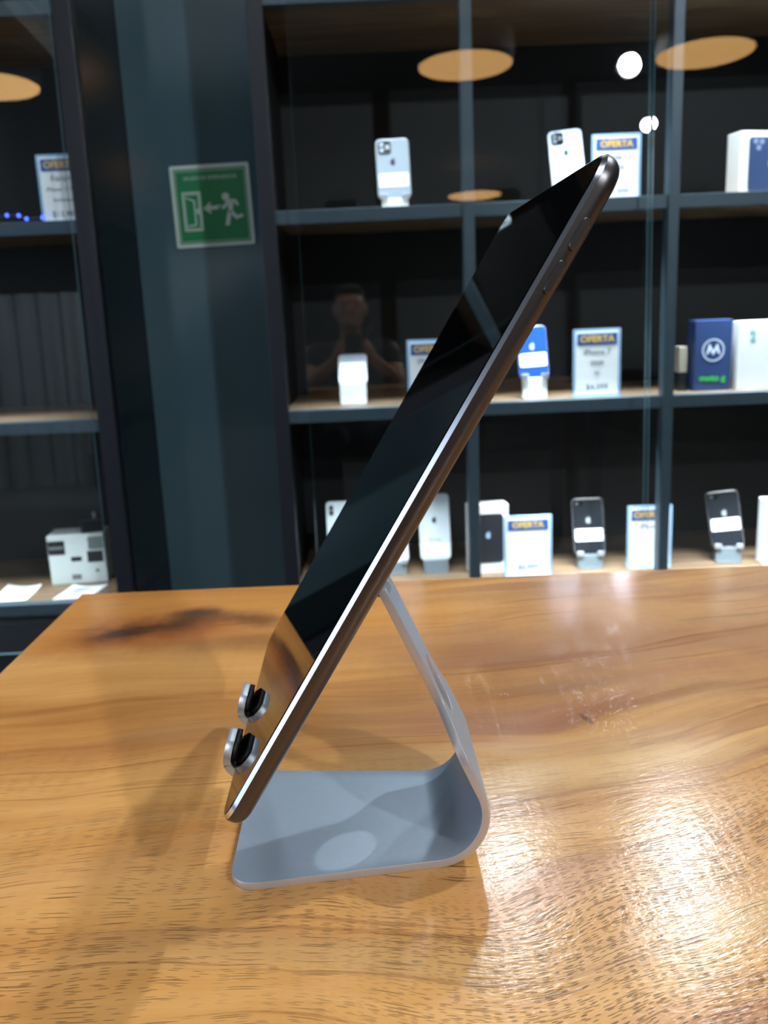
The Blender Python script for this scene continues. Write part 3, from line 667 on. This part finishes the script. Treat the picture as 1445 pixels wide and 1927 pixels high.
ring_body('chamfered_rim', [(0.0016, -0.0008), (0.0013, -0.0003), (0.00010, -0.0016), (0.0006, -0.0019)], M_cham, tablet)
ring_body('screen_glass', [(0.0017, -0.0012), (0.00150, -0.0002), (0.0019, 0.0)], M_scr, tablet, smooth=False)
for (u0, u1) in ((0.1970, 0.2071), (0.2107, 0.2203)):
    bm = bmesh.new()
    L2 = (u1 - u0)
    P_ = rrect(0.0024, L2, 0.00119, 6)
    P_in = rrect(0.0019, L2 - 0.0005, 0.00094, 6)
    zc = -0.0046; R = []
    for pts_, xo in ((P_, 0.0010), (P_, -0.00045), (P_in, -0.00070)):
        R.append([bm.verts.new((xo + 0.0002, (u0 + u1) / 2 + y, zc + x)) for x, y in pts_])
    for a, b_ in zip(R[:-1], R[1:]):
        for i in range(len(a)): bm.faces.new((a[i], a[(i + 1) % len(a)], b_[(i + 1) % len(a)], b_[i]))
    bm.faces.new(R[-1])
    link_bm('volume_button', bm, M_space, tablet, smooth=True)
cyl('front_camera', (TW / 2, TH_ - 0.009, -0.0001), (TW / 2, TH_ - 0.009, 0.00004), 0.0022, mat('camera_dot', (18, 20, 26), 0.05), tablet, n=20)

# ------------------------------------------------------------------ the aluminium stand
SO = P0 + ed * 0.08475; SO.z = 0.76                  # origin on the table under the tablet's centre line
CC = -0.0198                                         # centre line of the stand, measured across
stand = empty('tablet_stand', (0, 0, 0), label='silver aluminium C-shaped stand holding the dark grey tablet', cat='tablet stand')
SM = Matrix((ee, ed, Vector((0, 0, 1)))).transposed().to_4x4(); SM.translation = SO
stand.matrix_world = SM                              # local: x = along, y = across, z = up
T_ = 0.0030
LEG = math.atan2(1, -(-0.443)); leg_dir = Vector((-math.cos(LEG), 0, math.sin(LEG)))    # leaning back over the base
# sheet mid-surface path: base at z=T/2, bend radius RB, then the leg along leg_dir
LB = -0.443; LI = 0.0153                              # leg rear line: a = LB*zc + LI, zc measured from the camera height
def rear_a(z): return LB * (z - (CZ - 0.76)) + LI
RB = 0.0190
# corner point where the mid-lines meet
off = T_ / 2 / math.sin(LEG)
zc0 = T_ / 2; ac = rear_a(zc0) - off
turn = math.pi - LEG; tl = RB / math.tan(LEG / 2)    # tangent length for interior angle LEG
A0 = -0.0020
s_list = []
def path(s):
    l1 = ac - tl - A0; arc = RB * turn
    if s <= l1: return (A0 + s, zc0)
    if s <= l1 + arc:
        a = (s - l1) / RB; return (ac - tl + RB * math.sin(a), zc0 + RB * (1 - math.cos(a)))
    r_ = s - l1 - arc; a = turn
    return (ac - tl + RB * math.sin(a) + r_ * math.cos(a), zc0 + RB * (1 - math.cos(a)) + r_ * math.sin(a))
l1 = ac - tl - A0; arc = RB * turn; LEGLEN = 0.0797; S_END = l1 + arc + LEGLEN
def centre(s):
    k = max(0, min(1, (s - l1 - arc) / 0.04)); return -0.0243 + (CC + 0.0243) * k
def halfw(s):
    if s <= l1: w_ = 0.0405 + (0.0326 - 0.0405) * s / l1
    elif s <= l1 + arc + 0.012: w_ = 0.0326
    else:
        k = (s - l1 - arc - 0.013) / 0.020; k = max(0, min(1, k)); k = k * k * (3 - 2 * k)
        w_ = 0.0326 + (0.0185 - 0.0326) * k
    R_ = 0.010
    if s < R_: w_ -= R_ - math.sqrt(max(0, R_ * R_ - (R_ - s) ** 2))
    return w_
HS, HR = l1 + arc + 0.0308, 0.0115                   # cable hole in the leg
ss = [0.010 * (1 - math.cos(math.radians(a))) for a in range(0, 90, 10)] + [0.010 + (l1 - 0.010) * i / 4 for i in range(5)]
ss += [l1 + arc * i / 20 for i in range(1, 21)] + [l1 + arc + 0.012 + 0.0024 * i for i in range(0, 6)]
ss = [s for s in ss if s < HS - HR - 0.001]
ss += [HS - HR * math.cos(math.radians(a)) for a in range(0, 181, 10)]
ss += [HS + HR + (S_END - HS - HR) * i / 6 for i in range(1, 7)]
def holeh(s): return math.sqrt(max(0, HR * HR - (s - HS) ** 2))
bm = bmesh.new(); rows = []
K = 5
for s in ss:
    a, z = path(s); w_ = halfw(s); h_ = holeh(s)
    left = [-w_ + (w_ - h_) * i / K for i in range(K + 1)]; right = [h_ + (w_ - h_) * i / K for i in range(K + 1)]
    rows.append(([bm.verts.new((a, centre(s) + c, z)) for c in left], [bm.verts.new((a, centre(s) + c, z)) for c in right]))
for r0, r1 in zip(rows[:-1], rows[1:]):
    for k in (0, 1):
        for i in range(K): bm.faces.new((r0[k][i], r1[k][i], r1[k][i + 1], r0[k][i + 1]))
bmesh.ops.remove_doubles(bm, verts=bm.verts, dist=1e-5)
bmesh.ops.recalc_face_normals(bm, faces=bm.faces)
body = link_bm('bent_plate', bm, [M_alu, M_edge], stand, smooth=True)
sm = body.modifiers.new('thick', 'SOLIDIFY'); sm.thickness = T_; sm.offset = 0; sm.material_offset_rim = 1; sm.use_even_offset = True
bv = body.modifiers.new('bevel', 'BEVEL'); bv.width = 0.00045; bv.segments = 2; bv.limit_method = 'ANGLE'; bv.angle_limit = math.radians(50); bv.material = 1
# cradle behind the tablet with two lipped hooks (built in the tablet's axes)
def tab_part(name, bm, m, parent, smooth=False, bevel=0):
    for v_ in bm.verts: v_.co = SM.inverted() @ (TM @ v_.co)
    return link_bm(name, bm, m, parent, smooth=smooth, bevel=bevel)
TC_ = 0.0750
bm = bmesh.new(); prism_into(bm, [(TC_ + x, 0.055 + y) for x, y in rrect(0.060, 0.114, 0.008, 5)], lambda a, b_, d: (a, b_, d), -0.0112, -0.0085)
tab_part('back_plate', bm, M_alu, stand, bevel=0.0004)
bm = bmesh.new(); prism_into(bm, [(TC_ + x, 0.052 + y) for x, y in rrect(0.050, 0.090, 0.006, 5)], lambda a, b_, d: (a, b_, d), -0.0085, -0.0075)
tab_part('rubber_sheet', bm, M_rub, stand)
def strip(center, th, t0, t1, ext_r=0.0):
    """centre line [(n,u)] in metres -> thick strip from t0 to t1 across"""
    c = [Vector(p) for p in center]; nrm = []
    for i in range(len(c)):
        d = (c[min(i + 1, len(c) - 1)] - c[max(i - 1, 0)]).normalized(); nrm.append(Vector((-d.y, d.x)))
    L_ = [c[i] + nrm[i] * th / 2 for i in range(len(c))]; R_ = [c[i] - nrm[i] * th / 2 for i in range(len(c))]
    bm = bmesh.new(); ring = L_ + R_[::-1]
    a = [bm.verts.new((t0, p.y, p.x)) for p in ring]; b_ = [bm.verts.new((t1, p.y, p.x)) for p in ring]
    n_ = len(ring)
    for i in range(n_): bm.faces.new((a[i], a[(i + 1) % n_], b_[(i + 1) % n_], b_[i]))
    m_ = len(c)
    for V_ in (a, b_):
        for i in range(m_ - 1): bm.faces.new((V_[i], V_[i + 1], V_[n_ - 2 - i], V_[n_ - 1 - i]))
    return bm
mm = 0.001
metal = [(-9.8, 6), (-9.8, 1), (-9.0, -1.8), (-7.3, -3.1), (-4, -3.4), (-1.2, -3.4), (0.6, -2.9), (2.2, -1.8), (3.4, -0.1), (4.3, 2.2), (5.1, 5.0)]
rub = [(-4, -1.0), (-1.0, -1.0), (0.3, -0.5), (1.2, 0.8), (1.9, 2.6), (2.5, 5.4)]
def lip(center, th, t0, t1, keep, Rr, K=22):
    """bent tab whose free end has rounded corners: centre line [(n,u)] mm, straight for `keep` mm, then the lip"""
    c = [Vector(p) * mm for p in center]; cum = [0.0]
    for a, b_ in zip(c[:-1], c[1:]): cum.append(cum[-1] + (b_ - a).length)
    S = cum[-1]; keep *= mm
    def at(s):
        for i in range(len(c) - 1):
            if s <= cum[i + 1] + 1e-9: return c[i].lerp(c[i + 1], (s - cum[i]) / (cum[i + 1] - cum[i]))
        return c[-1]
    ts = [t0 + Rr * (1 - math.cos(math.radians(a))) for a in range(0, 91, 10)] + [t0 + (t1 - t0) * 0.5] + [t1 - Rr * (1 - math.cos(math.radians(a))) for a in range(90, -1, -10)]
    bm = bmesh.new(); rows = []
    fixed = [cum[i] for i in range(len(c)) if cum[i] < keep] + [keep]
    for t in ts:
        q = min(t - t0, t1 - t, Rr); se = S - Rr + math.sqrt(max(0, Rr * Rr - (Rr - q) ** 2)); se = max(se, keep + 0.0004)
        sl = fixed + [keep + (se - keep) * i / 12 for i in range(1, 13)]
        rows.append([bm.verts.new((t, at(x).y, at(x).x)) for x in sl])
    for r0, r1 in zip(rows[:-1], rows[1:]):
        for i in range(len(r0) - 1): bm.faces.new((r0[i], r1[i], r1[i + 1], r0[i + 1]))
    return bm
for (t0, t1) in ((0.0435, 0.0650), (0.0850, 0.1070)):
    hk = tab_part('hook', lip(metal, 2.8, t0, t1, 19.0, 0.0065), M_hookm, stand, smooth=True)
    sm = hk.modifiers.new('thick', 'SOLIDIFY'); sm.thickness = 0.0028; sm.offset = 0
    bv = hk.modifiers.new('bevel', 'BEVEL'); bv.width = 0.0005; bv.segments = 2; bv.limit_method = 'ANGLE'; bv.angle_limit = math.radians(50)
    pd = tab_part('rubber_pad', lip(rub, 2.0, t0 + 0.0012, t1 - 0.0004, 5.0, 0.0055), M_rub, hk, smooth=True)
    sm = pd.modifiers.new('thick', 'SOLIDIFY'); sm.thickness = 0.0020; sm.offset = 0
# hinge barrel joining the leg's top to the cradle
aT, zT = path(S_END)
bm = bmesh.new(); cyl_into(bm, (aT, CC - 0.015, zT), (aT, CC + 0.015, zT), 0.0035, n=20)
link_bm('hinge_barrel', bm, M_alu, stand, smooth=True)

# ------------------------------------------------------------------ pendant lamps and spotlights (behind and above the viewer)
M_lampw = mat('warm_lamp_diffuser', (255, 205, 140), 0.5, emis=(255, 196, 122), estr=6.0)
M_shade = mat('lamp_shade', (44, 38, 32), 0.8)
PLAB = ['round warm pendant lamp mirrored in the left cabinet glass', 'round warm pendant lamp mirrored above the lone silver phone',
        'round warm pendant lamp mirrored at the upper right, beyond the second post', 'farthest pendant lamp, its small reflection just above the top shelf']
for i, (x, y) in enumerate(PEND):
    t = empty('pendant_lamp', (x, y, CZ + 1.60), 0, label=PLAB[i], cat='pendant lamp', group='round warm pendant lamps')
    cyl('diffuser', (0, 0, 0), (0, 0, 0.006), 0.275, M_lampw, t, n=48)
    bm = bmesh.new(); n_ = 48; prev = None
    ring = [[bm.verts.new((0.285 * math.cos(2 * math.pi * k / n_), 0.285 * math.sin(2 * math.pi * k / n_), z)) for z in (-0.004, 0.16)] for k in range(n_)]
    for k in range(n_): bm.faces.new((ring[k][0], ring[(k + 1) % n_][0], ring[(k + 1) % n_][1], ring[k][1]))
    o = link_bm('shade', bm, M_shade, t, smooth=True); sm = o.modifiers.new('thick', 'SOLIDIFY'); sm.thickness = 0.003
    cyl('cord', (0, 0, 0.006), (0, 0, 2.86 - CZ - 1.60), 0.003, S_blk, t, n=8)
M_lens = mat('spot_lens', (255, 255, 255), 0.4, emis=(240, 248, 255), estr=150)
M_lens2 = mat('room_spot_lens', (255, 255, 255), 0.4, emis=(240, 248, 255), estr=900)
M_head = mat('spot_housing', (30, 32, 34), 0.4, 0.3)
def spot_head(loc, target, r, rail_z, label):
    loc = Vector(loc); d = (Vector(target) - loc).normalized(); q = d.to_track_quat('Z', 'Y').to_matrix().to_4x4()
    t = empty('spotlight', loc, 0, label=label, cat='spotlight', group='ceiling spotlights above the picture')
    bm = bmesh.new(); n_ = 24
    prof_ = [(r * 1.15, 0.012), (r * 1.15, -0.09), (r * 0.6, -0.12), (0.001, -0.12)]
    R = [[bm.verts.new(q @ Vector((rr * math.cos(2 * math.pi * k / n_), rr * math.sin(2 * math.pi * k / n_), zz))) for k in range(n_)] for rr, zz in prof_]
    for a, b_ in zip(R[:-1], R[1:]):
        for k in range(n_): bm.faces.new((a[k], a[(k + 1) % n_], b_[(k + 1) % n_], b_[k]))
    o = link_bm('housing', bm, M_head, t, smooth=True)
    bm = bmesh.new(); bmesh.ops.create_circle(bm, cap_ends=True, radius=r, segments=24, matrix=Matrix.Translation(-d * 0.004) @ q); link_bm('lens', bm, M_lens2 if r > 0.06 else M_lens, t)
    cyl('stem', tuple(-d * 0.05), (-d.x * 0.05, -d.y * 0.05, rail_z - loc.z), 0.006, M_head, t, n=8)
SPOT_TXT = {'key': 'ceiling spotlight in front of the table on the right', 'rail_a': 'rail spotlight above the cabinet, right of the tablet', 'rail_b': 'rail spotlight above the cabinet, over the tablet',
            'room_a': 'bright ceiling spotlight mirrored beside the pendant reflection', 'room_b': 'second bright spotlight mirrored just above the tablet corner'}
for n_, l_, t_, p_, a_ in SPOTS:
    o = bpy.data.objects['spot_' + n_]
    spot_head(l_, t_, 0.062 if n_ == 'room_a' else 0.05 if n_ == 'room_b' else 0.036 if n_ == 'rail_a' else 0.030, 2.86 if 'rail' not in n_ else 2.86, SPOT_TXT[n_])
    d = (Vector(t_) - Vector(l_)).normalized(); o.location = Vector(l_) + d * 0.012

# ------------------------------------------------------------------ the photographer, mirrored faintly in the display glass
def capsule(bm, p, q, r0, r1, n=14):
    p, q = Vector(p), Vector(q); d = q - p
    if d.length > 1e-5:
        T = Matrix.Translation((p + q) / 2) @ d.to_track_quat('Z', 'Y').to_matrix().to_4x4()
        bmesh.ops.create_cone(bm, cap_ends=True, segments=n, radius1=r0, radius2=r1, depth=d.length, matrix=T)
    for c, r in ((p, r0), (q, r1)): bmesh.ops.create_uvsphere(bm, u_segments=n, v_segments=8, radius=r, matrix=Matrix.Translation(c))
def ell(bm, c, s_):
    bmesh.ops.create_uvsphere(bm, u_segments=24, v_segments=16, radius=1.0, matrix=Matrix.Translation(c) @ Matrix.Diagonal((*s_, 1)))
def fused(name, bm, m, parent, vox):
    o = link_bm(name, bm, m, parent); r = o.modifiers.new('fuse', 'REMESH'); r.mode = 'VOXEL'; r.voxel_size = vox; r.use_smooth_shade = True
    sm_ = o.modifiers.new('soften', 'SMOOTH'); sm_.factor = 0.6; sm_.iterations = 3
    return o
who = empty('person', (0, -0.47, 0), label='person in a dark t-shirt holding up a phone, faintly mirrored in the display glass', cat='person')
OY = 0.47
def W(x, y, z): return (x, y + OY, z + CZ)
bm = bmesh.new()
ell(bm, W(0, -0.43, 0.165), (0.075, 0.094, 0.108)); ell(bm, W(0, -0.392, 0.105), (0.052, 0.055, 0.050))        # skull, jaw
ell(bm, W(0, -0.336, 0.150), (0.012, 0.018, 0.022)); ell(bm, W(0, -0.345, 0.118), (0.024, 0.010, 0.008))       # nose, lips
ell(bm, W(0, -0.352, 0.090), (0.022, 0.016, 0.014)); ell(bm, W(0, -0.352, 0.195), (0.052, 0.022, 0.014))       # chin, brow
for s_ in (-1, 1): ell(bm, W(s_ * 0.078, -0.425, 0.155), (0.010, 0.018, 0.032)); ell(bm, W(s_ * 0.036, -0.362, 0.140), (0.018, 0.016, 0.014))
capsule(bm, W(0, -0.44, 0.09), W(0, -0.46, -0.01), 0.052, 0.056)
for s_ in (-1, 1):
    sh, el, wr = W(s_ * 0.185, -0.45, -0.045), W(s_ * 0.215, -0.24, -0.20), W(s_ * 0.085, -0.050, -0.085)
    capsule(bm, sh, el, 0.050, 0.040); capsule(bm, el, wr, 0.040, 0.026)
    capsule(bm, W(s_ * 0.080, -0.040, -0.075), W(s_ * 0.062, -0.026, -0.035), 0.026, 0.024)                    # palm
    for k in range(4):                                                                                          # fingers wrap behind and round the phone's edge
        z_ = -0.072 + 0.019 * k; L_ = (0.80, 0.95, 1.0, 0.9)[k]
        a_, b_, c_, d_ = W(s_ * 0.066, -0.034, z_ + 0.01), W(s_ * 0.058, -0.012 , z_ + 0.012), W(s_ * (0.050), -0.0045, z_ + 0.013), W(s_ * (0.050 - 0.010 * L_), -0.010, z_ + 0.013)
        capsule(bm, a_, b_, 0.0090, 0.0082, 8); capsule(bm, b_, c_, 0.0080, 0.0072, 8)
    capsule(bm, W(s_ * 0.070, -0.045, -0.040), W(s_ * 0.046, -0.030, -0.012), 0.0110, 0.0095, 8); capsule(bm, W(s_ * 0.046, -0.030, -0.012), W(s_ * 0.026, -0.024, -0.004), 0.0095, 0.0080, 8)
ell(bm, W(0, -0.47, -0.16), (0.145, 0.085, 0.150)); capsule(bm, W(-0.15, -0.455, -0.04), W(0.15, -0.455, -0.04), 0.050, 0.050)
ell(bm, W(0, -0.48, -0.36), (0.125, 0.085, 0.15)); ell(bm, W(0, -0.48, -0.44), (0.150, 0.110, 0.085))
for s_ in (-1, 1):
    capsule(bm, W(s_ * 0.09, -0.46, -0.45), W(s_ * 0.13, -0.14, -0.44), 0.078, 0.055); capsule(bm, W(s_ * 0.13, -0.14, -0.44), W(s_ * 0.12, -0.20, -0.88), 0.052, 0.036)
    capsule(bm, W(s_ * 0.12, -0.21, -0.925), W(s_ * 0.125, -0.07, -0.935), 0.034, 0.024)
M_skin = mat('skin', (176, 128, 102), 0.5); M_hair = mat('dark_hair', (26, 22, 20), 0.6, noise=0.3, nscale=200, bump=0.6); M_shirt = mat('dark_tshirt', (30, 34, 40), 0.85, noise=0.1, nscale=300); M_jean = mat('dark_jeans', (34, 42, 60), 0.85)
fused('body', bm, M_skin, who, 0.0055)
bm = bmesh.new(); ell(bm, W(0, -0.452, 0.195), (0.082, 0.092, 0.095)); ell(bm, W(0, -0.395, 0.252), (0.062, 0.050, 0.028)); fused('hair', bm, M_hair, who, 0.008)
bm = bmesh.new(); ell(bm, W(0, -0.47, -0.16), (0.158, 0.098, 0.165)); capsule(bm, W(-0.15, -0.455, -0.045), W(0.15, -0.455, -0.045), 0.060, 0.060); ell(bm, W(0, -0.48, -0.36), (0.140, 0.100, 0.16))
for s_ in (-1, 1): capsule(bm, W(s_ * 0.165, -0.455, -0.045), W(s_ * 0.200, -0.355, -0.115), 0.062, 0.056)
fused('tshirt', bm, M_shirt, who, 0.010)
bm = bmesh.new(); ell(bm, W(0, -0.48, -0.45), (0.160, 0.118, 0.090))
for s_ in (-1, 1): capsule(bm, W(s_ * 0.09, -0.46, -0.45), W(s_ * 0.13, -0.14, -0.44), 0.086, 0.062); capsule(bm, W(s_ * 0.13, -0.14, -0.44), W(s_ * 0.12, -0.20, -0.84), 0.060, 0.046)
fused('jeans', bm, M_jean, who, 0.012)
t = empty('handheld_phone', (0.0, -0.006, CZ), 0, label='phone held up by the photographer, seen only as a dark reflection', cat='phone')
prism('body', [(x, z - 0.045) for x, z in rrect(0.070, 0.145, 0.010, 5)], lambda a, b_, d: (a, d, b_), -0.0045, 0.0005, S_blk, t, bevel=0.001)
t = empty('stool', (0, -0.48, 0), 0, label='round stool the photographer sits on, out of the picture', cat='stool')
cyl('seat', (0, 0, 0.385), (0, 0, 0.415), 0.17, M_postd, t, n=32)
for k in range(4):
    a = math.pi / 4 + k * math.pi / 2; cyl('leg', (0.12 * math.cos(a), 0.12 * math.sin(a), 0.385), (0.17 * math.cos(a), 0.17 * math.sin(a), 0), 0.012, M_postd, t, n=10)
